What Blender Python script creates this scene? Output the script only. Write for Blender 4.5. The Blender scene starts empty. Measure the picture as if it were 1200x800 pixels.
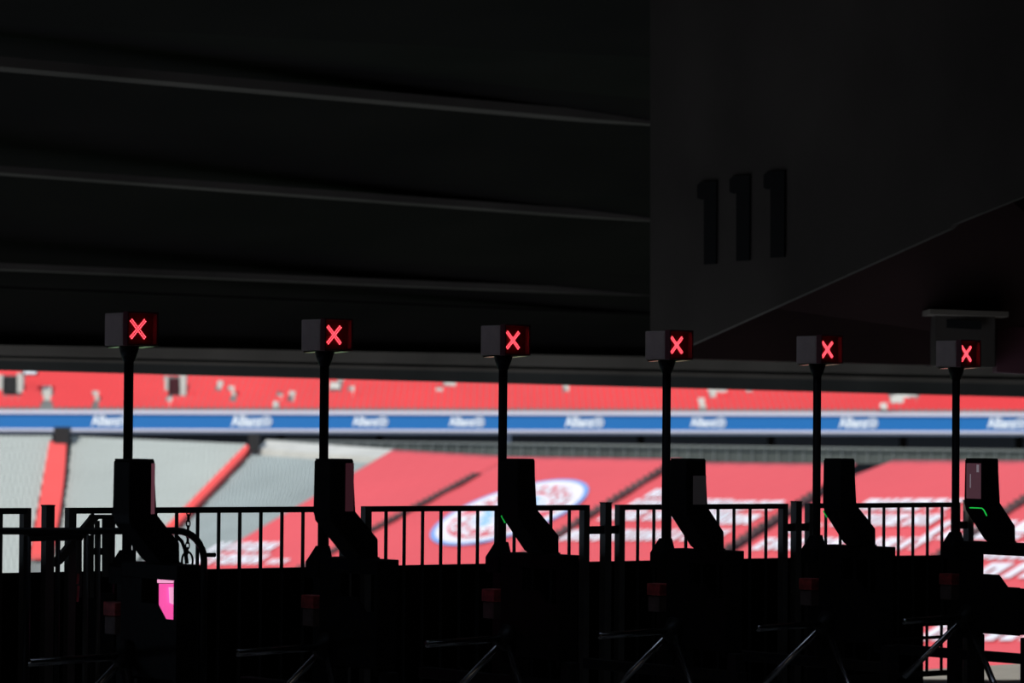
import bpy, bmesh, math, random
from mathutils import Vector, Matrix
random.seed(7)
R = math.radians
# ------------------------------------------------------------------ camera
F = 3840.0                      # focal length in pixels of the 1200 px frame
CAM = Vector((0, 0, 1.58)); PITCH = 98.0 / F; ROLL = 0.008
cd = bpy.data.cameras.new('camera'); cam = bpy.data.objects.new('camera', cd)
bpy.context.scene.collection.objects.link(cam)
RM = Matrix.Rotation(math.pi / 2 + PITCH, 3, 'X') @ Matrix.Rotation(ROLL, 3, 'Z')
cam.matrix_world = Matrix.Translation(CAM) @ RM.to_4x4()
cd.sensor_width = 36; cd.lens = F / 1200 * 36
cd.clip_start = .1; cd.clip_end = 2000
cd.dof.use_dof = True; cd.dof.focus_distance = 15.6; cd.dof.aperture_fstop = 4.0
bpy.context.scene.camera = cam
# ------------------------------------------------------------------ world, sun, exposure
w = bpy.data.worlds.new('sky'); bpy.context.scene.world = w; w.use_nodes = True
bg = w.node_tree.nodes['Background']; bg.inputs[0].default_value = (.62, .76, 1, 1); bg.inputs[1].default_value = .75
sd = bpy.data.lights.new('sun', 'SUN'); sun = bpy.data.objects.new('sun', sd); bpy.context.scene.collection.objects.link(sun)
sd.energy = 3.1; sd.angle = R(.6); sd.color = (1, .96, .9)
sun.rotation_euler = Vector((.42, .75, -.62)).to_track_quat('-Z', 'Y').to_euler()
# added fill light behind the camera, standing in for entrance-side daylight
ad = bpy.data.lights.new('added_fill', 'AREA'); al = bpy.data.objects.new('added_fill', ad)
bpy.context.scene.collection.objects.link(al)
ad.shape = 'RECTANGLE'; ad.size = 7; ad.size_y = 1.6; ad.energy = 16; ad.color = (1, .88, .8)
al.location = (-3.5, -5.2, 3.2); al.rotation_euler = Vector((.25, 1, -.05)).to_track_quat('-Z', 'Y').to_euler()
vs = bpy.context.scene.view_settings
vs.view_transform = 'Standard'; vs.look = 'None'; vs.gamma = 1; vs.use_curve_mapping = False; vs.exposure = 0
# ------------------------------------------------------------------ helpers
C = bpy.context.scene.collection
def ray(px, py):
    return RM @ Vector(((px - 600) / F, -(py - 400) / F, -1))
def at(px, py, d):
    """point of the world whose depth (world Y) is d and that the photograph shows at px, py"""
    v = ray(px, py); return CAM + v * (d / v.y)
def proj(p):
    q = RM.transposed() @ (p - CAM)
    return 600 + F * q.x / -q.z, 400 - F * q.y / -q.z
def mat(name, col, rough=.6, metal=0, emit=None, es=0, noise=0, scale=8, bump=0, spec=.5):
    m = bpy.data.materials.new(name); m.use_nodes = True; nt = m.node_tree; b = nt.nodes['Principled BSDF']
    b.inputs['Base Color'].default_value = (*col, 1); b.inputs['Roughness'].default_value = rough; b.inputs['Metallic'].default_value = metal
    b.inputs['Specular IOR Level'].default_value = spec
    if emit: b.inputs['Emission Color'].default_value = (*emit, 1); b.inputs['Emission Strength'].default_value = es
    if noise or bump:
        tc = nt.nodes.new('ShaderNodeTexCoord'); n = nt.nodes.new('ShaderNodeTexNoise'); n.inputs['Scale'].default_value = scale; n.inputs['Detail'].default_value = 5
        nt.links.new(tc.outputs['Object'], n.inputs['Vector'])
        if noise:
            r = nt.nodes.new('ShaderNodeValToRGB')
            r.color_ramp.elements[0].position = .3; r.color_ramp.elements[1].position = .7
            r.color_ramp.elements[0].color = (*[c * (1 - noise) for c in col], 1); r.color_ramp.elements[1].color = (*[min(1, c * (1 + noise)) for c in col], 1)
            nt.links.new(n.outputs['Fac'], r.inputs['Fac']); nt.links.new(r.outputs['Color'], b.inputs['Base Color'])
        if bump:
            bp = nt.nodes.new('ShaderNodeBump'); bp.inputs['Strength'].default_value = bump; bp.inputs['Distance'].default_value = .01
            nt.links.new(n.outputs['Fac'], bp.inputs['Height']); nt.links.new(bp.outputs['Normal'], b.inputs['Normal'])
    return m
M = dict(
 black=mat('black_plastic', (.012, .011, .012), .5, noise=.25, scale=20, spec=0.15),
 blackm=mat('black_painted_steel', (.02, .019, .019), .45, noise=.2, scale=15, spec=0.25),
 bronze=mat('dark_bronze_steel', (.075, .066, .058), .42, noise=.2, scale=12),
 steel=mat('brushed_steel', (.42, .41, .42), .28, 1, noise=.1, scale=30),
 signgrey=mat('grey_sign_housing', (.46, .34, .31), .55, noise=.1, scale=10),
 plate=mat('pale_metal_plate', (.6, .57, .5), .4, noise=.1, scale=10),
 ledback=mat('dark_red_lens', (.25, .004, .01), .4),
 led=mat('red_led', (.8, .1, .12), .5, emit=(1, .085, .12), es=6),
 green=mat('green_led', (.1, .6, .2), .5, emit=(.02, .85, .1), es=.55),
 glassp=mat('purple_sheen_glass', (.05, .02, .03), .15, emit=(.5, .22, .3), es=.12, noise=.3, scale=14),  # reflected purple sheen, painted as a faint glow
 glassd=mat('dim_sheen_glass', (.05, .02, .03), .15, emit=(.5, .15, .22), es=.055),  # sheen on the head given as weak emission
 glassg=mat('grey_sheen_glass', (.05, .045, .05), .15, emit=(.4, .36, .4), es=.022),  # grey sheen given as weak emission
 glassw=mat('pale_sheen_streak', (.3, .28, .3), .3, emit=(.7, .6, .7), es=.22),  # bright streak of the reflection, painted as glow
 tray=mat('grey_tray_plastic', (.17, .12, .11), .5, noise=.2, scale=30),
 trayred=mat('painted_red_glow', (.55, .08, .08), .4, noise=.4, scale=35),  # red light on the tray tops and a glint, put into the colour
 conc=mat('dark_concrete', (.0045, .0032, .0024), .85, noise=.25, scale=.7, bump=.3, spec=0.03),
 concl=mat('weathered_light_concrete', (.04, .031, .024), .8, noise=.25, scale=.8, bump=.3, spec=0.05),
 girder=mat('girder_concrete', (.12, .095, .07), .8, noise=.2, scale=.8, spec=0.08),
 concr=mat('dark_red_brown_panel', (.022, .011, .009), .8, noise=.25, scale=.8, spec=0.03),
 paint=mat('black_number_paint', (.009, .008, .007), .7, spec=0.02),
 floor=mat('concourse_floor', (.55, .54, .5), .6, noise=.15, scale=2, bump=.2),
 terr=mat('terrace_concrete', (.22, .24, .235), .85, noise=.15, scale=.3),
 seat=mat('pale_grey_seat', (.43, .465, .435), .55, noise=.06, scale=.1),
 seat2=mat('grey_seat_darker', (.34, .385, .375), .55, noise=.12, scale=.1),  # slightly darker grey for the seats beside the banner
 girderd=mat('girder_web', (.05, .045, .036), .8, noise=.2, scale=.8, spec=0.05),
 cream=mat('cream_concrete', (.55, .54, .48), .8, noise=.1, scale=.5),
 redu=mat('red_seat_upper', (.76, .045, .05), .5, noise=.06, scale=.08),
 reds=mat('red_stair_cloth', (.78, .1, .095), .6, noise=.05, scale=.2),
 redb=mat('red_banner_cloth', (.74, .078, .086), .75, noise=.05, scale=.06),
 white=mat('white_print', (.86, .8, .82), .7, noise=.08, scale=.3),
 pinkp=mat('pink_print', (.8, .35, .4), .7),
 cblue=mat('crest_blue_print', (.2, .38, .75), .7),
 clblue=mat('crest_pale_blue_print', (.28, .55, .82), .7),
 cred=mat('crest_red_print', (.8, .1, .13), .7),
 blue=mat('blue_advert_board', (.004, .14, .4), .5),
 paleb=mat('pale_board_edge', (.62, .6, .66), .6),
 greyb=mat('grey_board_underside', (.3, .32, .36), .6),
 whiteb=mat('white_board_lettering', (.8, .85, .88), .6),
 dark=mat('painted_gap_shade', (.018, .018, .018), .9),  # shade of the concourse gap and stair mouths put into the colour
 dred=mat('dark_red_opening', (.05, .006, .01), .9),
 seam=mat('dark_aisle_mat', (.1, .06, .06), .9, noise=.4, scale=.4),
 bal=mat('balustrade_panel', (.06, .07, .062), .4, noise=.25, scale=.5),
 balp=mat('balustrade_post', (.15, .165, .155), .5),
 mag=mat('magenta_screen', (.5, .05, .3), .4, emit=(1, .10, .42), es=.95),
 magl=mat('pale_magenta_screen', (.6, .3, .5), .4, emit=(1, .42, .68), es=.9),
 chain=mat('dark_chain_steel', (.06, .055, .05), .4, .6),
 leaf=mat('dull_grey_gate_leaf', (.1, .095, .085), .5, noise=.2, scale=10),
)
def link(name, me, m, parent=None):
    o = bpy.data.objects.new(name, me); C.objects.link(o)
    if m is not None and len(me.materials) == 0: me.materials.append(m)
    if parent is not None: o.parent = parent
    return o
def meshobj(name, bm, m, parent=None, smooth=False):
    me = bpy.data.meshes.new(name); bmesh.ops.recalc_face_normals(bm, faces=bm.faces); bm.to_mesh(me); bm.free()
    if smooth:
        for p in me.polygons: p.use_smooth = True
    return link(name, me, m, parent)
def empty(name, loc, rz=0):
    o = bpy.data.objects.new(name, None); C.objects.link(o); o.location = loc; o.rotation_euler = (0, 0, rz); o.empty_display_size = .1; return o
def tag(o, label=None, cat=None, group=None, kind=None):
    if label: o['label'] = label
    if cat: o['category'] = cat
    if group: o['group'] = group
    if kind: o['kind'] = kind
    return o
def box(bm, lo, hi, mtx=None):
    vs_ = [bm.verts.new((x, y, z)) for x in (lo[0], hi[0]) for y in (lo[1], hi[1]) for z in (lo[2], hi[2])]
    for f in ((0,1,3,2),(4,6,7,5),(0,4,5,1),(2,3,7,6),(0,2,6,4),(1,5,7,3)): bm.faces.new([vs_[i] for i in f])
    if mtx is not None: bmesh.ops.transform(bm, matrix=mtx, verts=vs_)
    return vs_
def prism(bm, pts, off):
    """extrude the planar polygon pts (Vectors) by the vector off"""
    a = [bm.verts.new(p) for p in pts]; b = [bm.verts.new(Vector(p) + off) for p in pts]
    bm.faces.new(a); bm.faces.new(b[::-1]); n = len(a)
    for i in range(n): bm.faces.new((a[i], a[(i+1) % n], b[(i+1) % n], b[i]))
def bevel(bm, w_, seg=2):
    bmesh.ops.bevel(bm, geom=list(bm.edges), offset=w_, segments=seg, profile=.5, affect='EDGES')
def tube(bm, pts, r, n=10, r2=None):
    pts = [Vector(p) for p in pts]; rings = []
    for i, p in enumerate(pts):
        t = (pts[min(i+1, len(pts)-1)] - pts[max(i-1, 0)]).normalized()
        up = Vector((0, 0, 1)) if abs(t.z) < .9 else Vector((1, 0, 0))
        a = t.cross(up).normalized(); b = t.cross(a)
        rr = r if r2 is None else r + (r2 - r) * i / (len(pts) - 1)
        rings.append([bm.verts.new(p + a * rr * math.cos(k*2*math.pi/n) + b * rr * math.sin(k*2*math.pi/n)) for k in range(n)])
    for i in range(len(rings) - 1):
        for k in range(n): bm.faces.new((rings[i][k], rings[i][(k+1) % n], rings[i+1][(k+1) % n], rings[i+1][k]))
    bm.faces.new(rings[0][::-1]); bm.faces.new(rings[-1])
def B(name, lo, hi, m, parent=None, bev=0):
    bm = bmesh.new(); box(bm, lo, hi)
    if bev: bevel(bm, bev, 1)
    return meshobj(name, bm, m, parent)
def glyph(text, off=0):
    cu = bpy.data.curves.new('t', 'FONT'); cu.body = text; cu.align_x = 'CENTER'; cu.align_y = 'CENTER'; cu.resolution_u = 3; cu.offset = off
    o = bpy.data.objects.new('t', cu); C.objects.link(o); bpy.context.view_layer.update()
    me = bpy.data.meshes.new_from_object(o.evaluated_get(bpy.context.evaluated_depsgraph_get()))
    bpy.data.objects.remove(o); bpy.data.curves.remove(cu); return me
# directions of the turnstile row: V runs along the row, U points out of the lane towards the camera
TH = R(40); U = Vector((math.sin(TH), -math.cos(TH), 0)); V = Vector((math.cos(TH), math.sin(TH), 0))
def fence_pt(px, base=17.159):
    k = (px - 600) / F; d = base / (1 - .843 * k); return Vector((k * d, d, 0))
def topz(px): return 1.177 - .031 * (px - 40) / 1060

# ================================================================== STRUCTURE
# concourse floor, ends beyond the fence
bm = bmesh.new()
e0, e1 = fence_pt(-900, 19.25), fence_pt(1900, 19.25)
prism(bm, [Vector((e0.x, -6, 0)), Vector((13, -6, 0)), Vector((13, 30, 0)), Vector((e1.x, e1.y, 0)) if e1.y < 30 else Vector((13, 30, 0)) + Vector((0, .01, 0)), Vector((e0.x, e0.y, 0))][:3] +
      [fence_pt(1600, 19.25), fence_pt(-900, 19.25)], Vector((0, 0, -.3)))
fl = meshobj('floor', bm, M['floor']); tag(fl, kind='structure')
# enclosing walls of the concourse
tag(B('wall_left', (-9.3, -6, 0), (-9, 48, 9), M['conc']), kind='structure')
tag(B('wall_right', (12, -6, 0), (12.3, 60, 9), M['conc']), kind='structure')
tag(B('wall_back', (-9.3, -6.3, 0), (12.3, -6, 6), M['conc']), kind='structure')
# the raking underside of the tier above: low at the pitch side, rising towards the camera
def sheet(name, pts, m, th, kind='structure', parent=None):
    bm = bmesh.new(); prism(bm, pts, th); o = meshobj(name, bm, m, parent)
    if parent is None: tag(o, kind=kind)
    return o
L, Rr = -420, 1620
def lineP(yl, yr, dl, dr):          # a line across the view given by its height at px 0 and px 1200
    sl = (yr - yl) / 1200; sdl = (dr - dl) / 1200
    return at(L, yl + sl * L, dl + sdl * L), at(Rr, yl + sl * Rr, dl + sdl * Rr)
a0, a1 = lineP(409, 432, 36.2, 46.2)
b0, b1 = lineP(300, 352, 32.8, 42.3)
c0_, c1_ = lineP(186, 276, 29.3, 38.3)
d0_, d1_ = lineP(58, 168, 26.3, 34.3)
f0_, f1_ = lineP(-120, 60, 22, 28)
ceil = bmesh.new()
rows_ = [(a0, a1), (b0, b1), (c0_, c1_), (d0_, d1_), (f0_, f1_), (Vector((-12, 15.7, 5.7)), Vector((14, 15.7, 5.7)))]
vv = [[ceil.verts.new(p + Vector((0, .3, .12 if i else 0)) if i < 5 else p) for p in q] for i, q in enumerate(rows_)]
vt = [[ceil.verts.new(p.co + Vector((0, 0, .5))) for p in q] for q in vv]
for i in range(5):
    ceil.faces.new((vv[i][0], vv[i][1], vv[i+1][1], vv[i+1][0])); ceil.faces.new((vt[i][0], vt[i+1][0], vt[i+1][1], vt[i][1]))
ceil.faces.new((vv[0][0], vt[0][0], vt[0][1], vv[0][1]))
# flat part with an added, unseen opening that lets sun onto the floor's edge
HX0, HX1, HY0, HY1 = -1.35, .55, 13.7, 15.3
for lo, hi in (((-12, -6.3), (14, HY0)), ((-12, HY0), (HX0, HY1)), ((HX1, HY0), (14, HY1))):
    box(ceil, (lo[0], lo[1], 5.7), (hi[0], hi[1], 5.8))
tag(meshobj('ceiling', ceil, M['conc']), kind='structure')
def beam(name, y0, y1, ye0, ye1, d0, d1, m, pl=L, pr=Rr, thick=.5):
    """downstand beam whose face is between the two image heights y..ye at px 0 and 1200"""
    def pt(px, ya, yb, t): return at(px, ya + (yb - ya) * px / 1200, d0 + (d1 - d0) * px / 1200 + t)
    bm = bmesh.new(); q = []
    for t in (0, thick):
        for px in (pl, pr):
            p = pt(px, y0, y1, 0); r_ = pt(px, ye0, ye1, 0)
            q.append(bm.verts.new(p + Vector((0, t, 0)))); q.append(bm.verts.new(r_ + Vector((0, t, 0))))
    for f in ((0, 1, 3, 2), (4, 6, 7, 5), (0, 4, 5, 1), (2, 3, 7, 6), (0, 2, 6, 4), (1, 5, 7, 3)): bm.faces.new([q[i] for i in f])
    return tag(meshobj(name, bm, m), kind='structure')
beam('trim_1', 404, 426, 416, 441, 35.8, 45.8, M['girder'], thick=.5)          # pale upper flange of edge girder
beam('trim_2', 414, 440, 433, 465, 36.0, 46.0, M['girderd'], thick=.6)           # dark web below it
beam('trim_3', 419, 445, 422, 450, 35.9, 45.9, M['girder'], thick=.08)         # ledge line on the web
beam('trim_4', 308, 358, 315, 365, 32.3, 41.8, M['concl'], pr=800, thick=.4)
beam('trim_5', 194, 283, 202, 291, 28.8, 37.8, M['concl'], pr=775, thick=.4)
beam('trim_6', 66, 175, 78, 184, 25.8, 33.8, M['concl'], pr=765, thick=.4)
beam('trim_7', 335, 385, 338, 388, 33.0, 42.5, M['conc'], pr=800, thick=.2)
# wall with the big block number, its lower edge raking up to the right
def wp(px, py): return at(px, py, 1 / (1 / 24 + (1 / 20 - 1 / 24) * (px - 760) / 440))
nrm = (wp(1200, 100) - wp(760, 100)).cross(wp(760, 300) - wp(760, 100)).normalized()
if nrm.y < 0: nrm = -nrm
nw = sheet('wall_number', [wp(762, -80), wp(1400, -80), wp(1400, 150), wp(1118, 262), wp(1112, 268), wp(800, 408), wp(762, 420)], M['concl'], nrm * .04)
num = bmesh.new()
def dig(x0, x1, yt, yb, flag):
    pts = [(x0 + 1, yb), (x1, yb - 1), (x1 + .5, yt), (x0 - flag * .2, yt + 1), (x0 - flag, yt + 5), (x0 - flag, yt + 20), (x0 - flag*.3, yt + 22), (x0 + 1, yt + 21)]
    prism(num, [wp(*p) - nrm * .004 for p in pts], -nrm * .012)
dig(826, 841, 212, 310, 7); dig(864, 880, 205, 306, 7); dig(904, 921, 200, 302, 7)
tag(meshobj('painted_number', num, M['paint'], nw), 'large black block number 111')
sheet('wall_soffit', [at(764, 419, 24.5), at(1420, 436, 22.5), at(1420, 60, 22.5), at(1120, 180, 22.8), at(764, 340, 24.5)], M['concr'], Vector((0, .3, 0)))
# small wall bay with a ledge and a dark red doorway at the right
kb = sheet('wall_bay', [at(1096, 366, 23.2), at(1096, 428, 23.2), at(1166, 430, 22.9), at(1166, 368, 22.9)], M['concl'], Vector((0, .5, 0)))
sheet('ledge', [at(1090, 362, 23.0), at(1090, 368, 23.0), at(1182, 371, 22.8), at(1182, 365, 22.8)], M['girder'], Vector((0, .5, 0)), parent=kb)
sheet('recess', [at(1108, 374, 23.15), at(1108, 384, 23.15), at(1150, 386, 22.9), at(1150, 376, 22.9)], M['paint'], Vector((0, .02, 0)), parent=kb)
sheet('door_1', [at(1168, 382, 23.2), at(1168, 436, 23.2), at(1240, 440, 22.9), at(1240, 384, 22.9)], M['dred'], Vector((0, .2, 0)))
# parapet behind the fence and the board on its right end
def wallseg(name, px0, px1, z0, z1a, base, m, th=.08):
    p, q = fence_pt(px0, base), fence_pt(px1, base)
    z = z1a
    return sheet(name, [p + Vector((0, 0, z0)), q + Vector((0, 0, z0)), q + Vector((0, 0, z[1])), p + Vector((0, 0, z[0]))], m, Vector((-.643, .766, 0)) * th)
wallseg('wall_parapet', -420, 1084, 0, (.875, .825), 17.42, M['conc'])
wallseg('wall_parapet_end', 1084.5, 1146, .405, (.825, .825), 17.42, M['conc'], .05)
# ================================================================== FAR BOWL
# columns of the lower tier: aisle lines given by head and foot as seen, with their distances
COL = [(-330, 509, 258, -320, 700, 229), (68, 510, 255, 30, 700, 226), (298, 520, 250, 125, 700, 220), (462, 532, 241, 178, 700, 208), (600, 540, 233, 265, 720, 194),
       (800, 543, 222, 453, 760, 180), (1020, 545, 212, 620, 800, 168), (1272, 546, 200, 890, 800, 158), (1560, 548, 190, 1190, 800, 148), (2000, 550, 175, 1640, 800, 136)]
TOPP = [at(a, b, d) for a, b, d, *_ in COL]; BOTP = [at(a, b, d) for *_, a, b, d in COL]
def surf(c, t):
    i = max(0, min(len(COL) - 2, int(math.floor(c)))); f = c - i
    T = TOPP[i].lerp(TOPP[i+1], f); Bq = BOTP[i].lerp(BOTP[i+1], f); return T.lerp(Bq, t)
def inv(px, py, c=4., t=.4):
    for _ in range(25):
        x, y = proj(surf(c, t)); x1, y1 = proj(surf(c + .004, t)); x2, y2 = proj(surf(c, t + .004))
        a, b_, cc, d = (x1-x)/.004, (x2-x)/.004, (y1-y)/.004, (y2-y)/.004; det = a*d - b_*cc
        ex, ey = px - x, py - y; dc = (ex*d - b_*ey) / det; dt = (a*ey - cc*ex) / det
        c += max(-.7, min(.7, dc)); t += max(-.3, min(.3, dt)); c = max(0, min(8.99, c))
    return c, t
def onsurf(px, py, lift=0, c=4., t=.4):
    c, t = inv(px, py, c, t)
    e = surf(min(c + .01, 8.99), t) - surf(min(c + .01, 8.99) - .02, t); g = surf(c, t + .02) - surf(c, t - .02)
    n = e.cross(g).normalized()
    if n.z < 0: n = -n
    return surf(c, t) + n * lift
# stepped terrace body
bm = bmesh.new(); NR = 40
cs = [i * .25 for i in range(0, 37)]
prev = None
for r in range(NR + 3):
    t = r / NR; t2 = (r + 1) / NR
    line_a = [bm.verts.new(surf(c, t) - Vector((0, 0, .62))) for c in cs]
    line_b = []
    for c in cs:
        p, q = surf(c, t), surf(c, t2); line_b.append(bm.verts.new(Vector((q.x, q.y, p.z - .62))))
    for i in range(len(cs) - 1):
        bm.faces.new((line_a[i], line_a[i+1], line_b[i+1], line_b[i]))
        if prev: bm.faces.new((prev[i], prev[i+1], line_a[i+1], line_a[i]))
    prev = line_b
tag(meshobj('terrace_lower', bm, M['terr']), kind='structure')
# seats
def seat_mesh(name):
    bm = bmesh.new()
    box(bm, (-.175, -.04, .0), (.175, .04, .31), Matrix.Translation((0, .12, .0)) @ Matrix.Rotation(R(-8), 4, 'X'))
    box(bm, (-.19, -.26, -.03), (.19, .12, .04)); box(bm, (-.04, -.06, -.42), (.04, .06, -.03))
    me = bpy.data.meshes.new(name); bm.to_mesh(me); bm.free(); me.materials.append(M['seat']); return me
SM = seat_mesh('stadium_seat')
def seat_slots(cA, cB, t0, t1, marg=.08, sa=0, sb=0):
    out = []
    for r in range(NR):
        t = (r + .5) / NR
        if t < t0 or t > t1: continue
        n = 60; ca_, cb_ = cA + sa * t, cB + sb * t; P = [surf(ca_ + (cb_ - ca_) * i / n, t) for i in range(n + 1)]
        Ls = [0]
        for i in range(n): Ls.append(Ls[-1] + (P[i+1] - P[i]).length)
        k = max(1, int((Ls[-1] - 2 * marg) / .43)); s0 = (Ls[-1] - k * .43) / 2
        j = 0
        for q in range(k):
            s = s0 + (q + .5) * .43
            while j < n - 1 and Ls[j+1] < s: j += 1
            f = (s - Ls[j]) / max(1e-6, Ls[j+1] - Ls[j]); p = P[j].lerp(P[j+1], f); e = (P[j+1] - P[j])
            out.append((p, math.atan2(e.y, e.x), r))
    return out
def stuff_seats(name, slots, m, label):
    verts, faces = [], []; sv = [v.co.copy() for v in SM.vertices]; sf = [tuple(p.vertices) for p in SM.polygons]
    for p, a, _ in slots:
        ca, sa = math.cos(a), math.sin(a); o = len(verts)
        for v in sv: verts.append((p.x + v.x*ca - v.y*sa, p.y + v.x*sa + v.y*ca, p.z - .2 + v.z))
        for f in sf: faces.append(tuple(i + o for i in f))
    me = bpy.data.meshes.new(name); me.from_pydata(verts, [], faces); o = link(name, me, m)
    return tag(o, label, 'seats', kind='stuff')
left = [s for s in seat_slots(0.0, 0.987, 0, .93)]
inview = [s for s in left if -2 < proj(s[0])[0] < 62]
rest = [s for s in left if proj(s[0])[0] <= -2]
cnt = 0
first = None
for p, a, r in sorted(inview, key=lambda s: -s[2]):
    if cnt >= 285: rest.append((p, a, r)); continue
    if first is None:
        o = first = link('stadium_seat', SM, None)
    else:
        o = first.copy(); C.objects.link(o)
    o.location = p - Vector((0, 0, .2)); o.rotation_euler = (0, 0, a)
    tag(o, 'pale grey stadium seat in the far block left of the first red stair strip', 'seat', 'grey seats left of the first red stair strip'); cnt += 1
stuff_seats('seat_rows', rest, M['seat'], 'further grey seats of the block running out of the left edge')
stuff_seats('seat_rows', seat_slots(1.057, 1.974, 0, .95, sa=.145, sb=-.04), M['seat'], 'rows of pale grey seats between the two red stair strips')
stuff_seats('seat_rows', seat_slots(2.033, 2.985, .07, .95, sa=.065), M['seat2'], 'rows of grey seats between the diagonal red stair strip and the red banner')
# red stair strips
def strip(name, cA0, cB0, cA1, cB1, t0, t1, m, lift, n, label, cat, group=None):
    bm = bmesh.new()
    for i in range(n):
        ta, tb = t0 + (t1 - t0) * i / n, t0 + (t1 - t0) * (i + 1) / n
        ca, cb = cA0 + (cA1 - cA0) * i / n, cB0 + (cB1 - cB0) * i / n
        p0, p1, q0, q1 = surf(ca, ta), surf(cb, ta), surf(ca, tb), surf(cb, tb)
        q0z, q1z = Vector((q0.x, q0.y, p0.z)), Vector((q1.x, q1.y, p1.z)); l = Vector((0, 0, lift))
        prism(bm, [p0 + l, p1 + l, q1z + l, q0z + l], Vector((0, 0, -.45)))
    o = meshobj(name, bm, m); tag(o, label, cat, group); return o
strip('stair_strip', .98, 1.055, .99, 1.17, .06, .78, M['reds'], .22, 46, 'near-vertical red stair strip through the grey seats at the far left', 'stairs')
strip('stair_strip', 1.98, 2.022, 1.955, 2.05, .03, .72, M['reds'], .22, 46, 'diagonal red stair strip between two grey seat blocks', 'stairs')
# banners over the seats
def banner(cA, cB, t0, t1, label, corner=0):
    n, m_ = 26, 40; bm = bmesh.new(); g = []
    for i in range(n + 1):
        row = []
        for j in range(m_ + 1):
            c = cA + (cB - cA) * i / n; t = t0 + (t1 - t0) * j / m_
            if corner and i < 4 and j < 3: c += (4 - i) * .006 * corner * (3 - j)
            row.append(bm.verts.new(surf(c, t) + Vector((0, 0, .28 + .05 * math.sin(i * 1.7) * math.sin(j * 1.3)))))
        g.append(row)
    for i in range(n):
        for j in range(m_): bm.faces.new((g[i][j], g[i+1][j], g[i+1][j+1], g[i][j+1]))
    o = meshobj('seat_banner', bm, M['redb'], smooth=True)
    md = o.modifiers.new('thickness', 'SOLIDIFY'); md.thickness = .04
    return tag(o, label, 'banner', 'red banners over the lower tier seats')
b1_ = banner(2.99, 3.998, .0, 1.05, 'red banner with a ragged diagonal left edge against grey seats, white print low at left')
b2_ = banner(4.000, 4.996, .0, 1.05, 'red banner carrying the large round club crest')
b3_ = banner(5.004, 5.96, .02, 1.05, 'red banner with white lettering between crest banner and the notch')
b4_ = banner(6.04, 6.997, .0, 1.05, 'red banner with dense white print, right of the notch in the banner row', 1)
b5_ = banner(7.004, 8.0, .0, 1.05, 'red banner at the right edge of the view, white print low')
for k, (c, t0) in enumerate(((4, .14), (5, .03), (6, .17), (7, .12))):
    nm = ('left of the crest', 'right of the crest', 'through the middle of the lettered banners', 'at the right edge')[k]
    strip('aisle_strip', c - .022, c + .022, c - .02, c + .02, t0, 1.05, M['seam'], .45, 44, 'narrow dark diagonal aisle strip between red banners, ' + nm, 'aisle')
# print on the banners: a flat quad list in image-like coordinates laid on the cloth
def lay(bm, poly, lift=.42, c=5., t=.3):
    bm.faces.new([bm.verts.new(onsurf(x, y, lift, c, t)) for x, y in poly])
def lettering(parent, rows, c, m=M['white'], k=-1.6, name='white_print', seed=1):
    rnd = random.Random(seed); bm = bmesh.new()
    for (x0, x1, yt, yb) in rows:
        h = yb - yt; x = x0
        while x < x1:
            wd = rnd.uniform(.75, 1.25) * h * 1.15; st = wd * .3; kind = rnd.choice('EHNOIAT')
            def q(a0, b0, a1, b1):
                P = [(x + a0 * wd, b0), (x + a1 * wd, b0), (x + a1 * wd, b1), (x + a0 * wd, b1)]
                lay(bm, [(X + k * (b_ - .5) * h, yt + b_ * h) for X, b_ in P], .42, c)
            if kind in 'EHNOA': q(0, 0, .42, 1)
            if kind in 'HNOA': q(.62, 0, 1.04, 1)
            if kind in 'I': q(.2, 0, .72, 1)
            if kind in 'T': q(.28, .25, .72, 1)
            if kind in 'EOAT': q(.2 if kind != 'T' else 0, 0, .95, .34)
            if kind in 'EHA': q(.2, .4, .85, .66)
            if kind in 'EO': q(.2, .76, .95, 1)
            x += wd * 1.22 if kind != 'I' else wd * .95
    o = meshobj(name, bm, m, parent); o['kind'] = 'stuff'; return o
lettering(b1_, [(250, 325, 642, 653), (232, 300, 656, 668), (315, 334, 662, 668)], 3.3, seed=3)
lettering(b3_, [(762, 790, 580, 590), (738, 850, 592, 602), (706, 850, 605, 617), (664, 845, 628, 641)], 5.3, seed=5)
lettering(b3_, [(838, 905, 594, 605), (822, 880, 610, 622)], 5.6, seed=9, name='white_print')
lettering(b4_, [(1010, 1112, 592, 606), (980, 1100, 610, 624), (925, 952, 622, 634), (890, 1085, 638, 652), (1090, 1190, 618, 640)], 6.4, seed=12)
lettering(b5_, [(1160, 1230, 645, 664), (1150, 1230, 668, 686), (1090, 1250, 733, 760)], 7.3, seed=21)
# round crest
CX, CY = 598, 607
def cm(a, b): return (CX + 64 * a - 69 * b * .98, CY - 0 + 39 * b + 2 * a)     # circle coordinates -> where it lies
cr = bpy.data.objects.new('crest', None); C.objects.link(cr); cr.parent = b2_
def annulus(name, r0, r1, m, lift):
    bm = bmesh.new(); n = 56
    P = []
    for r_ in (r0, r1):
        P.append([bm.verts.new(onsurf(*cm(r_ * math.cos(i*2*math.pi/n), r_ * math.sin(i*2*math.pi/n)), lift, 4.5, .4)) for i in range(n)])
    if r0 > 0:
        for i in range(n): bm.faces.new((P[0][i], P[0][(i+1) % n], P[1][(i+1) % n], P[1][i]))
    return meshobj(name, bm, m, cr)
annulus('blue_ring', .93, 1, M['cblue'], .40)
annulus('white_ring', .78, .935, M['white'], .42)
annulus('red_ring', .52, .78, M['cred'], .44)
annulus('inner_ring', .44, .525, M['white'], .45)
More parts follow.
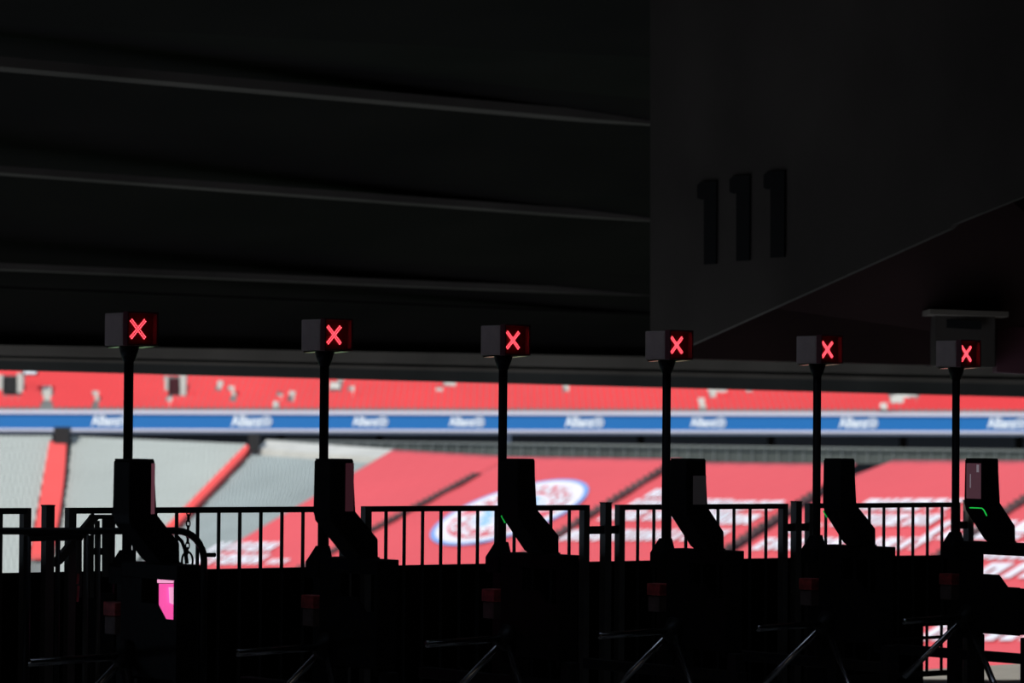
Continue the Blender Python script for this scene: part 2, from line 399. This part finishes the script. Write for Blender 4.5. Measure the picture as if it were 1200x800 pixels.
for sgn, m_, nm in ((0, M['clblue'], 'blue_lozenge'), (1, M['white'], 'white_lozenge')):
    bm = bmesh.new(); N_ = 5; st = .88 / N_
    for i in range(-1, N_ + 1):
        for j in range(-1, N_ + 1):
            if (i + j) % 2 != sgn: continue
            x0, y0 = -.44 + i * st, -.44 + j * st
            pts = [(x0 + dx - .25 * (y0 + dy), y0 + dy) for dx, dy in ((0, 0), (st, 0), (st, st), (0, st))]
            pts = [(x * min(1, .45 / max(1e-6, math.hypot(x, y))), y * min(1, .45 / max(1e-6, math.hypot(x, y)))) for x, y in pts]
            if len({(round(x, 3), round(y, 3)) for x, y in pts}) < 4: continue
            try: lay(bm, [cm(*p_) for p_ in pts], .46, 4.5, .4)
            except Exception: pass
    meshobj(nm, bm, m_, cr)
bm = bmesh.new()
def ringtext(txt, a0, a1, flip):
    for i, ch in enumerate(txt):
        if ch == ' ': continue
        an = a0 + (a1 - a0) * i / (len(txt) - 1); me = glyph(ch, .03); vs2 = []
        rc = .64
        for v in me.vertices:
            gx, gy = v.co.x * .40, v.co.y * .34
            rad, tan = (rc + gy, gx) if not flip else (rc - gy, -gx)
            a = R(an); ux, uy = math.cos(a), math.sin(a)
            # b grows towards the bottom of the crest, so the angle is taken with its sign turned
            X = rad * ux + tan * uy; Y = rad * uy - tan * ux
            vs2.append(bm.verts.new(onsurf(*cm(X, -Y), .5, 4.5, .4)))
        for p_ in me.polygons:
            try: bm.faces.new([vs2[k] for k in p_.vertices])
            except Exception: pass
ringtext('FC BAYERN', 165, 15, False); ringtext('MÜNCHEN', 207, 333, True)
meshobj('ring_lettering', bm, M['white'], cr)
# top walk: back wall with the gap's shade painted in, balustrade, ledge
def far(px, y, d): return at(px, y, d)
def farband(name, ya, yb, d, m, x0=-400, x1=1600, th=.4, dy=0.0, dd=0):
    pts = [far(x0, ya + dy * x0, d), far(x0, yb + dy * x0, d), far(x1, yb + dy * x1, d + dd), far(x1, ya + dy * x1, d + dd)]
    return sheet(name, pts, m, Vector((0, th, 0)))
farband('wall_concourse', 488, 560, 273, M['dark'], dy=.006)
# concourse columns standing in the dark gap
for px in (446, 596, 752, 905, 1060, 1196, 330):
    tag(sheet('wall_pillar', [at(px - 5, 500, 268), at(px - 5, 545, 268), at(px + 3, 545, 268), at(px + 3, 500, 268)], M['greyb'] if px == 596 else M['conc'], Vector((0, .6, 0))), kind='structure')
led = bmesh.new()
for k in range(12):
    ca, cb = 2.08 + .9 * k / 12, 2.08 + .9 * (k + 1) / 12
    q = [surf(ca, -.01), surf(cb, -.01), surf(cb, .055), surf(ca, .055)]
    prism(led, [p_ + Vector((0, 0, .25)) for p_ in q], Vector((0, 0, -.5)))
tag(meshobj('trim_9', led, M['cream']), kind='structure')
balr = empty('balustrade', at(760, 545, 238)); tag(balr, 'grey-green balustrade along the walkway behind the red banners', 'railing')
def part(name, pts, m, th, root):
    bm = bmesh.new(); prism(bm, [p - root.location for p in pts], th); return meshobj(name, bm, m, root)
def by(px): return 520 + (px - 312) * .013
bp0 = None; px = 312
def bd(px): return 256 - (px - 312) * .02
while px < 1300:
    x1 = px + 15
    part('panel', [at(px + .8, by(px) - 3, bd(px)), at(px + .8, by(px) + 14, bd(px)), at(x1 - .8, by(x1) + 14, bd(x1)), at(x1 - .8, by(x1) - 3, bd(x1))], M['bal'], Vector((0, .05, 0)), balr)
    part('post', [at(px - 1, by(px) - 5, bd(px) - .2), at(px - 1, by(px) + 14, bd(px) - .2), at(px + .6, by(px) + 14, bd(px) - .2), at(px + .6, by(px) - 5, bd(px) - .2)], M['balp'], Vector((0, .08, 0)), balr)
    px += 15
part('handrail', [at(311, 515, 256), at(311, 517, 256), at(1300, 530, 236), at(1300, 528, 236)], M['balp'], Vector((0, .1, 0)), balr)
# dark stair mouths above the red strips
def portal(x0, x1, y0, y1, d, m, label, frame=None, name='stair_portal'):
    root = empty(name, at((x0 + x1) / 2, y1, d)); tag(root, label, 'opening')
    part('opening', [at(x0, y0, d), at(x0, y1, d), at(x1, y1, d), at(x1, y0, d)], m, Vector((0, 1.2, 0)), root)
    if frame:
        for a, b, yo in frame:
            part('side_wall', [at(a, y0 + yo, d - .2), at(a, y1, d - .2), at(b, y1, d - .2), at(b, y0 + yo, d - .2)], M['cream'], Vector((0, 1, 0)), root)
    return root
portal(63, 81, 500, 524, 252.5, M['dark'], 'tall dark stair mouth at the head of the near-vertical red strip')
portal(291, 303, 508, 528, 247, M['dark'], 'dark stair mouth at the head of the diagonal red strip')
# advert band
band = empty('advert_band', at(600, 495, 262)); tag(band, 'long blue advert band with white lettering between the two tiers', 'advert board')
def bpart(name, ya, yb, d, m, x0=-400, x1=1600, th=.3, sl=.0027):
    return part(name, [at(x0, ya + sl * x0, d), at(x0, yb + sl * x0, d), at(x1, yb + sl * x1, d), at(x1, ya + sl * x1, d)], m, Vector((0, th, 0)), band)
bpart('board', 484, 502.3, 262, M['blue'])
bpart('top_edge', 480.3, 484.5, 261.8, M['paleb'])
bpart('bottom_edge', 501.8, 504.5, 261.8, M['paleb']); bpart('underside', 504, 507.5, 262.2, M['greyb'])
lm = glyph('Allianz', .035); xs = [v.co.x for v in lm.vertices]; wl = max(xs) - min(xs)
for i, (cx, wpx) in enumerate(((-40, 32), (126, 34), (291, 36), (430, 30), (543, 30), (681, 34), (826, 30), (1002, 34), (1176, 34))):
    sc = wpx * 262 / F / wl * 1.0; me = lm.copy()
    root_l = at(cx - 2, 492.8 + .0027 * cx, 261.9) - band.location
    o = link('lettering', me, M['whiteb'], band); o.matrix_local = Matrix.Translation(root_l) @ Matrix.Rotation(math.pi / 2, 4, 'X') @ Matrix.Diagonal((sc, sc * 1.35, 1, 1))
    bm = bmesh.new(); c = at(cx + wpx / 2 + 3.5, 492.8 + .0027 * cx, 261.9) - band.location; rr = .42
    rg = [[bm.verts.new(c + Vector((math.cos(k*math.pi/10) * r_, 0, math.sin(k*math.pi/10) * r_))) for k in range(20)] for r_ in (rr * .78, rr)]
    for k in range(20): bm.faces.new((rg[0][k], rg[0][(k+1) % 20], rg[1][(k+1) % 20], rg[1][k]))
    for dx in (-.15, 0, .15): prism(bm, [c + Vector((dx - .05, 0, -.22)), c + Vector((dx + .05, 0, -.22)), c + Vector((dx + .05, 0, .2 + (.04 if dx == 0 else 0))), c + Vector((dx - .05, 0, .2))], Vector((0, -.01, 0)))
    meshobj('round_emblem', bm, M['whiteb'], band)
# upper tier: stepped rows of red seats seen from the front
NU = 18
UT = [(at(x, 379 + .003 * x, 299), at(x, 481.5 + .0027 * x, 263.5)) for x in range(-400, 1601, 40)]
bm = bmesh.new(); prev = None
def us(i, t): return UT[i][1].lerp(UT[i][0], t)
for r in range(NU):
    a = [bm.verts.new(us(i, r / NU)) for i in range(len(UT))]
    b = [bm.verts.new(Vector((us(i, (r+1) / NU).x, us(i, (r+1) / NU).y, us(i, r / NU).z))) for i in range(len(UT))]
    for i in range(len(UT) - 1):
        bm.faces.new((a[i], a[i+1], b[i+1], b[i]))
        if prev: bm.faces.new((prev[i], prev[i+1], a[i+1], a[i]))
    prev = b
ut = tag(meshobj('terrace_upper', bm, M['terr']), kind='structure')
verts, faces = [], []; sv = [v.co.copy() for v in SM.vertices]; sf = [tuple(p.vertices) for p in SM.polygons]
PORT = [(2, 24, 438, 463), (194, 216, 440, 466)]
PALE = [(268, 276, 452, 468), (255, 261, 446, 458), (326, 333, 462, 470), (50, 60, 452, 474), (108, 116, 458, 474), (338, 346, 458, 472), (395, 404, 432, 448), (386, 398, 448, 456),
        (521, 536, 440, 452), (508, 522, 452, 460), (411, 417, 452, 466), (660, 668, 448, 458), (828, 842, 452, 466), (816, 828, 466, 478), (842, 852, 456, 462), (874, 884, 452, 458),
        (1064, 1074, 458, 464), (1044, 1062, 464, 472), (1030, 1042, 472, 480), (1048, 1066, 462, 466), (196, 202, 466, 476), (320, 326, 470, 478)]
n_st = 0
for r in range(NU * 1):
    t = (r + .35) / NU
    p0, p1 = us(0, t), us(len(UT) - 1, t); n = int((p1 - p0).length / .52)
    for k in range(n):
        p = p0.lerp(p1, (k + .5) / n); x, y = proj(p + Vector((0, 0, .35)))
        if any(a <= x <= b and c <= y <= d for a, b, c, d in PORT) or any(a <= x <= b and c - 1 <= y <= d + 1 for a, b, c, d in PALE): continue
        o = len(verts)
        for v in sv: verts.append((p.x + v.x * 1.3, p.y + v.y, p.z + .22 + v.z * 1.5))
        for f in sf: faces.append(tuple(i + o for i in f))
me = bpy.data.meshes.new('red_seat_rows'); me.from_pydata(verts, [], faces)
tag(link('seat_rows', me, M['redu']), 'continuous rows of red seats in the upper tier above the blue band', 'seats', kind='stuff')
bm = bmesh.new()
for a, b, c, d in PALE:
    yy = (c + d) / 2; fr = (481.5 - yy) / 102.5; dd = 263.2 + 35.5 * fr
    prism(bm, [at(a, c, dd), at(a, d, dd - .4), at(b, d, dd - .4), at(b, c, dd)], Vector((0, .35, 0)))
meshobj('stair_flights', bm, M['cream'], ut)['kind'] = 'stuff'
portal(5, 19, 441, 460, 270, M['dark'], 'dark portal with pale side walls in the upper tier at the far left edge', [(-3, 3, -2), (20, 27, -4)], 'tier_portal')
portal(198, 210, 443, 464, 270, M['dred'], 'dark red portal with pale side walls in the red upper tier', [(193, 197, -2), (211, 218, -4)], 'tier_portal')
sg = empty('white_board', at(36, 440, 268)); tag(sg, 'small white board under the roof edge at the far left', 'board')  # plain white board in a dark frame
part('face', [at(28, 433, 268), at(28, 438, 268), at(42, 438, 268), at(43, 433, 268)], M['whiteb'], Vector((0, .2, 0)), sg)
part('frame', [at(26, 431, 268.3), at(26, 439.5, 268.3), at(44, 439.5, 268.3), at(45, 431, 268.3)], M['conc'], Vector((0, .2, 0)), sg)
# the back of the bowl above and pitch below, out of sight from the photograph's position
farband('wall_bowl_top', 300, 390, 300, M['terr'], th=1)
g = bmesh.new(); prism(g, [Vector((-90, 40, -13.5)), Vector((120, 40, -13.5)), Vector((120, 235, -13.5)), Vector((-90, 235, -13.5))], Vector((0, 0, -.3)))
tag(meshobj('floor_pitch', g, mat('grass', (.07, .12, .04), .9, noise=.3, scale=.4)), kind='structure')

# ================================================================== FENCE
def fbox(root, name, pc, wv, wu, z0, z1, m, ang=TH):
    bm = bmesh.new(); box(bm, (-wv / 2, -wu / 2, z0), (wv / 2, wu / 2, z1), Matrix.Translation(pc) @ Matrix.Rotation(ang, 4, 'Z')); return meshobj(name, bm, m, root)
def fence_panel(x0, x1, bars, label, lowmesh=True, base=17.159):
    P0, P1 = fence_pt(x0), fence_pt(x1); root = empty('railing', P0); tag(root, label, 'fence', 'black railing panels behind the turnstiles')
    D = P1 - P0; zt0, zt1 = topz(x0), topz(x1)
    tilt = (zt1 - zt0)
    def rail(name, za, h, w_):
        bm = bmesh.new(); n = Vector((-D.y, D.x, 0)).normalized() * w_ / 2
        pts = [-n + Vector((0, 0, za)), D - n + Vector((0, 0, za + tilt)), D + n + Vector((0, 0, za + tilt)), n + Vector((0, 0, za))]
        prism(bm, pts, Vector((0, 0, -h))); return meshobj(name, bm, M['blackm'], root)
    rail('top_rail', zt0, .028, .04); rail('bottom_rail', .165, .03, .03)
    if x0 > 900: rail('middle_rail', .37, .018, .02)
    for x, s in ((x0, 1), (x1, -1)):
        if -5 < x < 1205: fbox(root, 'post', fence_pt(x) - P0, .04, .04, .02, topz(x), M['bronze'])
    for x in bars: fbox(root, 'bar', fence_pt(x) - P0, .013, .013, .14, topz(x) - .02, M['blackm'])
    return root
fence_panel(-260, 32, [-95, -70, -45, -20.5, 3.5], 'railing panel at the left edge, running out of view')
fence_panel(85, 381, [110.5 + 24.65 * i for i in range(11)], 'railing panel between the two leftmost turnstiles, with pipe arch before it')
fence_panel(431, 686.5, [454.2 + 21.45 * i for i in range(11)], 'railing panel in front of the round crest')
fence_panel(728, 919, [749 + 18.75 * i for i in range(9)], 'railing panel behind the fourth turnstile from the left')
fence_panel(950, 1121, [969 + 17.0 * i for i in range(9)], 'railing panel behind the fifth turnstile, open light below its right end')
for x, lab, cx0, cx1 in ((58.5, 'square fence post at the far left, below the red stair strip', 32, 85), (407, 'square fence post behind the second turnstile from left', 381, 431),
                    (711.5, 'square fence post between the third and fourth turnstiles', 686.5, 728), (934.5, 'square fence post between the fourth and fifth turnstiles', 919, 950), (1136, 'last square fence post, beside the rightmost turnstile', 1121, 1136)):
    P0 = fence_pt(x); root = empty('fence_post', P0); tag(root, lab, 'post', 'square posts between railing panels')
    fbox(root, 'post', Vector((0, 0, 0)), .045, .045, 0, topz(x) + .008, M['bronze']); fbox(root, 'cap', Vector((0, 0, 0)), .049, .049, topz(x) + .008, topz(x) + .014, M['blackm'])
    fbox(root, 'foot_plate', Vector((0, 0, 0)), .12, .12, 0, .012, M['blackm'])
    for xa in ((cx0, x), (x, cx1)):
        if xa[0] == xa[1]: continue
        a, b = fence_pt(xa[0]) - P0, fence_pt(xa[1]) - P0; bm = bmesh.new(); z = topz(x) - .155
        n = Vector((-.643, .766, 0)) * .012
        prism(bm, [a - n + Vector((0, 0, z)), b - n + Vector((0, 0, z)), b + n + Vector((0, 0, z)), a + n + Vector((0, 0, z))], Vector((0, 0, .042)))
        meshobj('hinge_bar', bm, M['blackm'], root)

# ================================================================== PIPE BARRIER, CHAIN, SIDE GATE
GB = 16.35
def gp(px, py, base=GB):
    g_ = fence_pt(px, base); return at(px, py, g_.y)
pb = empty('pipe_barrier', Vector((*gp(239, 640).xy, 0))); tag(pb, 'black pipe barrier bending down in an arch right of the leftmost turnstile', 'barrier')
O = pb.location
pts = [(-120, 621.5), (0, 622), (130, 622), (205, 621.5)]
for k in range(1, 9):
    a = k / 8 * math.pi / 2; pts.append((208 + 31 * math.sin(a), 622 + 34 * (1 - math.cos(a))))
P3 = [gp(x, y) for x, y in pts]; P3 += [Vector((P3[-1].x, P3[-1].y, 0.6)), Vector((P3[-1].x, P3[-1].y, 0))]
bm = bmesh.new(); tube(bm, [p - O for p in P3], .0165, 10); meshobj('pipe', bm, M['blackm'], pb, True)
bm = bmesh.new(); tube(bm, [gp(x, y) - O for x, y in ((206, 627), (213, 634), (217, 644), (219, 660))], .009, 8); meshobj('inner_brace', bm, M['blackm'], pb, True)
bm = bmesh.new(); tube(bm, [gp(240, 650) - O, gp(252, 650) - O], .010, 8); meshobj('latch_stub', bm, M['blackm'], pb, True)
for x in (101, 116):
    bm = bmesh.new(); p = gp(x, 622) - O; tube(bm, [p, Vector((p.x, p.y, 0))], .012 if x == 101 else .009, 8); meshobj('upright', bm, M['bronze'], pb, True)
# second, lower rail at the far left
bm = bmesh.new(); tube(bm, [gp(34, 629.5) - O, gp(96, 630) - O], .012, 8); meshobj('lower_rail', bm, M['blackm'], pb, True)
for x, r_ in ((32, .017), (68, .011)):
    bm = bmesh.new(); p = gp(x, 628) - O; tube(bm, [p, Vector((p.x, p.y, 0))], r_, 8); meshobj('upright', bm, M['blackm'], pb, True)
bm = bmesh.new(); p = gp(98, 690) - O; 
for (y0, y1) in ((672, 684), (686, 705)):
    tube(bm, [gp(92, y0) - O, gp(90.5, y1) - O], .006, 6)
meshobj('red_glint', bm, M['trayred'], pb)  # reflected magenta spot, painted as thin red rods
# chain
ch = empty('chain', gp(221, 597, 16.6)); tag(ch, 'short dark chain hanging from the railing beside the leftmost turnstile', 'chain')
def torus(bm, c, R1, R2, r_, ax, n=14, m_=5):
    rings = []
    for i in range(n):
        a = 2 * math.pi * i / n; ca, sa = math.cos(a), math.sin(a); rg = []
        for j in range(m_):
            b = 2 * math.pi * j / m_; x = (R1 + r_ * math.cos(b)) * ca; z = (R2 + r_ * math.cos(b)) * sa; y = r_ * math.sin(b)
            rg.append(bm.verts.new(c + ax * x + Vector((0, 0, z)) + ax.cross(Vector((0, 0, 1))) * y))
        rings.append(rg)
    for i in range(n):
        for j in range(m_): bm.faces.new((rings[i][j], rings[(i+1) % n][j], rings[(i+1) % n][(j+1) % m_], rings[i][(j+1) % m_]))
for i in range(8):
    bm = bmesh.new(); c = gp(221 - .2 * i, 600.5 + 6.4 * i, 16.6) - ch.location
    torus(bm, c, .0085, .0165, .0035, Vector((1, 0, 0)) if i % 2 == 0 else Vector((.25, .97, 0)).normalized()); meshobj('link', bm, M['chain'], ch, True)
bm = bmesh.new(); torus(bm, gp(219.5, 657, 16.6) - ch.location, .025, .042, .0055, Vector((1, 0, 0)), 20); meshobj('ring', bm, M['chain'], ch, True)
# side gate: leaf and diagonal brace behind the left turnstile
sgp = empty('side_gate', Vector((*gp(127, 640, 16.8).xy, 0))); tag(sgp, 'dull grey gate leaf with a diagonal brace left of the leftmost turnstile', 'gate'); O2 = sgp.location
def quadpr(name, pts, m, base, root, th=.03):
    bm = bmesh.new(); prism(bm, [gp(x, y, base) - root.location for x, y in pts], Vector((-.643, .766, 0)) * th); return meshobj(name, bm, m, root)
quadpr('leaf', [(121, 604), (134, 604), (134, 676), (121, 676)], M['leaf'], 16.8, sgp, .012)
quadpr('leaf_frame', [(132, 603), (134, 603), (134, 677), (132, 677)], M['steel'], 16.78, sgp, .012)
quadpr('head_rail', [(109, 603), (134, 603), (134, 608), (106, 608)], M['blackm'], 16.75, sgp)
quadpr('brace', [(110, 603), (119, 604), (73, 660), (66, 664), (66, 655)], M['bronze'], 16.75, sgp)
for x0, x1 in ((106.5, 108.5), (93, 94.5)):
    quadpr('upright', [(x0 - 1.5, 627), (x1 + 1.5, 627), (x1 + 1.5, 700), (x0 - 1.5, 700)], M['bronze'], 16.7, sgp, .02)
quadpr('upright', [(113.5, 610), (117, 610), (117, 700), (113.5, 700)], M['bronze'], 16.7, sgp, .02)
quadpr('latch_box', [(114, 642), (121, 642), (121, 650), (114, 650)], M['blackm'], 16.65, sgp, .03)
quadpr('foot', [(106, 695), (134, 695), (134, 900), (106, 900)], M['blackm'], 16.8, sgp, .03)
# magenta screen seen through the frame of the leftmost turnstile
ms = empty('floor_screen', Vector((*gp(200, 700, 16.9).xy, 0))); tag(ms, 'glowing magenta screen seen through the frame of the leftmost turnstile', 'screen')
quadpr('screen', [(189, 684), (206, 684), (206, 735), (189, 735)], M['mag'], 16.88, ms, .02)
quadpr('screen_header', [(187, 672), (206, 672), (206, 683), (187, 683)], M['magl'], 16.88, ms, .02)
quadpr('screen_glow_patch', [(199, 688), (204, 688), (204, 708), (200, 706)], M['magl'], 16.86, ms, .01)
quadpr('casing', [(185, 668), (209, 668), (209, 860), (185, 860)], M['black'], 16.92, ms, .06)
# small boxes on the girder at the left
for i, (x, y, w_, h_, mm) in enumerate(((33, 416, 3, 4, 'concl'), (97, 420, 4, 6, 'concl'), (106, 418, 4, 3, 'conc'), (115.5, 417, 2.5, 4, 'plate'), (117, 426, 7, 9, 'concl'))):
    dd = 35.7 + (10 * x / 1200)
    bm = bmesh.new(); prism(bm, [at(x - w_/2, y - h_/2, dd), at(x - w_/2, y + h_/2, dd), at(x + w_/2, y + h_/2, dd), at(x + w_/2, y - h_/2, dd)], Vector((0, .12, 0)))
    lab = ('single small box on the edge girder near the left border', 'small grey box on the girder, left of the first lane sign', 'dark box between two paler ones on the girder', 'tiny yellowish fitting on the girder beside the first lane sign', 'larger grey box hanging lowest on the girder, below the yellowish fitting')[i]
    tag(meshobj('junction_box', bm, M[mm]), lab, 'box', 'small fittings on the edge girder')

# ================================================================== TURNSTILES
# local frame: X = V (along the row), -Y = U (towards the camera)
def lp(u, v, z): return Vector((v, -u, z))
def ubox(bm, u0, u1, v0, v1, z0, z1): return box(bm, (v0, -u1, z0), (v1, -u0, z1))
def UB(name, u0, u1, v0, v1, z0, z1, m, parent, bev=.003):
    bm = bmesh.new(); ubox(bm, u0, u1, v0, v1, z0, z1)
    if bev: bevel(bm, bev, 1)
    return meshobj(name, bm, m, parent)
LEN = ['leftmost black turnstile with red X sign, pink glow showing through its frame', 'second turnstile from the left, red X sign, reader head before grey seats',
       'third turnstile from the left, beside the round crest, short green light on its head', 'fourth turnstile from the left, grey stripe on its reader head',
       'fifth turnstile from the left, slim unlit reader head with a short green light', 'rightmost turnstile with painted purple sheen on its display and bright green light strip']
HEAD_DV = [0.01, 0, 0.004, .016, .0, .006]
def turnstile(i):
    P = Vector((-1.62 + .79 * i, 13.86 + .664 * i, 0)); root = empty('turnstile', P, TH)
    tag(root, LEN[i], 'turnstile', 'row of tripod turnstiles')
    # pole with flared foot and collar
    bm = bmesh.new(); tube(bm, [lp(0, 0, .0), lp(0, 0, 1.87)], .0205, 14); meshobj('pole', bm, M['black'], root, True)
    bm = bmesh.new(); prism(bm, [lp(-.05, -.055, .985), lp(-.04, -.022, 1.02), lp(.02, .03, 1.02), lp(.06, .03, .93), lp(-.05, -.05, .93)], Vector((0, 0, 0.0001)))
    bm.free(); bm = bmesh.new()
    lo = [lp(-.045, -.06, .90), lp(-.045, .02, .90), lp(.05, .02, .90), lp(.05, -.06, .90)]
    mi = [p + Vector((0, 0, .07)) for p in lo]; hi = [lp(-.022, -.022, 1.04), lp(-.022, .022, 1.04), lp(.022, .022, 1.04), lp(.022, -.022, 1.04)]
    rg = [[bm.verts.new(p) for p in q] for q in (lo, mi, hi)]
    for a, b in ((0, 1), (1, 2)):
        for k in range(4): bm.faces.new((rg[a][k], rg[a][(k+1) % 4], rg[b][(k+1) % 4], rg[b][k]))
    bm.faces.new(rg[0]); bm.faces.new(rg[2][::-1]); meshobj('pole_bracket', bm, M['black'], root)
    # sign
    u1, v0 = .079, -.073; zs0, zs1 = 1.902, 2.04
    bm = bmesh.new(); ubox(bm, -.079, .072, -.073, .073, zs0, zs1); bevel(bm, .004, 1); sb = meshobj('sign_box', bm, M['signgrey'], root)
    bm = bmesh.new()                                                       # hood rim round the lens
    for (a, b, c, d) in ((-.076, -.070, zs0, zs1 + .004), (.070, .078, zs0, zs1 + .004), (-.070, .070, zs1 - .003, zs1 + .004), (-.070, .070, zs0, zs0 + .006)): ubox(bm, .068, .103, a, b, c, d)
    meshobj('hood', bm, M['ledhood'], sb)
    UB('lens', .070, .074, -.069, .069, zs0 + .006, zs1 - .003, M['ledback'], sb, 0)
    bm = bmesh.new(); ubox(bm, -.066, .058, -.0745, -.0725, zs0 + .012, zs1 - .012); meshobj('side_panel', bm, M['signgrey'], sb)
    bm = bmesh.new(); zc = (zs0 + zs1) / 2 + .001; h = .036
    for k in range(12):
        q = -1 + 2 * k / 11
        for sg_ in (1, -1):
            for off in (-1, 1):
                vx = q * h * .95 - off * .0034 * sg_; z_ = zc + q * h * sg_ + off * .0034
                m4 = Matrix.Translation(lp(.0765, vx - .006, z_)); bmesh.ops.create_icosphere(bm, subdivisions=1, radius=.0023, matrix=m4)
    meshobj('led_cross', bm, M['led'], sb)
    bm = bmesh.new()
    for ua, ub, va, vb in ((-.06, .05, -.072, -.03), (.0, .095, .02, .066)):
        prism(bm, [lp(ua, va, zs0 - .001), lp(ub, va, zs0 - .001), lp(ub, va, zs0 - .003), lp(ua, va, zs0 - .009)], Vector((vb - va, 0, 0)))
    meshobj('base_plate', bm, M['polish'], sb)
    bm = bmesh.new(); lo = [lp(0, 0, 1.845)] ; tube(bm, [lp(0, 0, 1.835), lp(0, 0, 1.862), lp(0, 0, 1.902)], .022, 14, .045); meshobj('sign_bracket', bm, M['black'], root, True)
    # podium: top slab, posts, mechanism case
    UB('top_plate', .126, .54 if i < 5 else .66, -.11, .007, .935, .998, M['black'], root)
    UB('rear_post', .13, .20, -.105, .0, .50, .935, M['black'], root)
    UB('front_post', .505 if i < 5 else .615, .535 if i < 5 else .65, -.105, .0, .50, .935, M['black'], root)
    UB('mechanism_case', .2, .505, -.1, .0, .53, .765, M['black'], root)
    bm = bmesh.new(); prism(bm, [lp(.13, -.112, .53), lp(.54, -.112, .53), lp(.54, -.112, .775), lp(.46, -.112, .775), lp(.40, -.112, .835), lp(.283, -.112, .835), lp(.283, -.112, .935), lp(.13, -.112, .935)], Vector((.006, 0, 0)))
    meshobj('side_plate', bm, M['black'], root)
    # reader head: bent body leaning over the lane
    dv = HEAD_DV[i]; A, Bv = (-.291 + dv, -.166 + dv)
    if i in (2, 4): A += .012; Bv -= .012
    prof = [(A, 1.424), (Bv, 1.427), (Bv + .003, 1.20), (-.030, 1.085), (-.0275, 1.00), (-.115, 1.00), (-.133, 1.015), (A + .006, 1.165), (A, 1.20)]
    bm = bmesh.new(); prism(bm, [lp(.32, v, z) for v, z in prof], Vector((0, -.12, 0))); bevel(bm, .007, 2); hd = meshobj('reader_head', bm, M['black'], root)
    bm = bmesh.new(); ubox(bm, .324, .436, A + .005, Bv - .005, 1.424, 1.430); meshobj('head_cap', bm, M['black'], hd)
    UB('neck_collar', .325, .438, -.09, -.02, .996, 1.006, M['tray'], hd, 0)
    def fstrip(w_, m_, z0=1.205, z1=1.412): UB('sheen_glass', .4395, .4415, Bv - w_, Bv - .001, z0, z1, M[m_], hd, 0)  # reflections on the head painted as glowing strips
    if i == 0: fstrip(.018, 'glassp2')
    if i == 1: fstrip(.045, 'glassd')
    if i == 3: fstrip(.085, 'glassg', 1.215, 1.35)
    if i == 5:
        o = UB('sheen_glass', .335, .432, A - .003, A - .0005, 1.225, 1.405, M['glassp'], hd, 0); tag(o, 'purple display glass with painted-in sheen')
        UB('sheen_streak', .405, .42, A - .0045, A - .003, 1.36, 1.398, M['glassw'], hd, 0); UB('sheen_streak', .36, .366, A - .0045, A - .003, 1.28, 1.35, M['glassw'], hd, 0)  # streaks of the reflection, painted on the glass
        bm = bmesh.new(); tube(bm, [lp(.365, A + .020, 1.155), lp(.352, A + .005, 1.178), lp(.436, A + .004, 1.178), lp(.444, A + .012, 1.165), lp(.444, A + .03, 1.14)], .0033, 6); tag(meshobj('light_strip', bm, M['green'], hd), 'lit green light strip')
    if i in (2, 4):
        bm = bmesh.new(); tube(bm, [lp(.318, A + .006, 1.172), lp(.318, A + .028, 1.140)], .0035, 6); tag(meshobj('light_strip', bm, M['green2'], hd), 'lit green light strip')
    # ticket tray
    tr = UB('ticket_tray', -.02, .06, -.095, -.005, .69, .765, M['tray'], root); UB('tray_lid', -.024, .066, -.10, 0, .768, .825, M['trayred'], tr)  # lid carries the red light on its top as colour
    # rotor with three arms
    hb = lp(.19, -.125, .61)
    bm = bmesh.new(); tube(bm, [hb + Vector((.03, 0, .03)), hb + Vector((-.01, 0, -.01)), hb + Vector((-.035, 0, -.035))], .05, 14, .035); meshobj('rotor_hub', bm, M['blackm'], root, True)
    for du, dv_, dz in ((0, -1, -.02), (-.666, -.28, -.69), (.666, -.28, -.69)):
        bm = bmesh.new(); d = lp(du, dv_, dz); tube(bm, [hb + d * .02, hb + d * .46, hb + d * .468], .0165, 12, .0160); meshobj('arm', bm, M['armsteel'], root, True)
    # chassis
    UB('chassis_rail', -.5, .60, -.09, -.03, .385, .435, M['blackm'], root); UB('base_post', .17, .235, -.095, -.03, 0, .52, M['blackm'], root); UB('base_post', .53, .59, -.095, -.03, 0, .52, M['blackm'], root)
    UB('base_post', -.03, .03, -.03, .03, 0, .9, M['blackm'], root); UB('foot_plate', -.08, .64, -.12, .03, 0, .012, M['blackm'], root)
    return root
M['polish'] = mat('polished_plate', (.9, .85, .7), .12, .9)
M['ledhood'] = mat('red_black_hood', (.12, .02, .03), .35)
M['green2'] = mat('green_led_dim', (.1, .6, .2), .5, emit=(.02, .8, .1), es=.35)
M['glassp2'] = mat('rose_sheen_glass', (.08, .03, .04), .2, emit=(.6, .2, .28), es=.16)  # rose sheen of the head painted as weak glow
M['armsteel'] = mat('dull_steel_tube', (.55, .53, .53), .22, 1)
for i in range(6): turnstile(i)
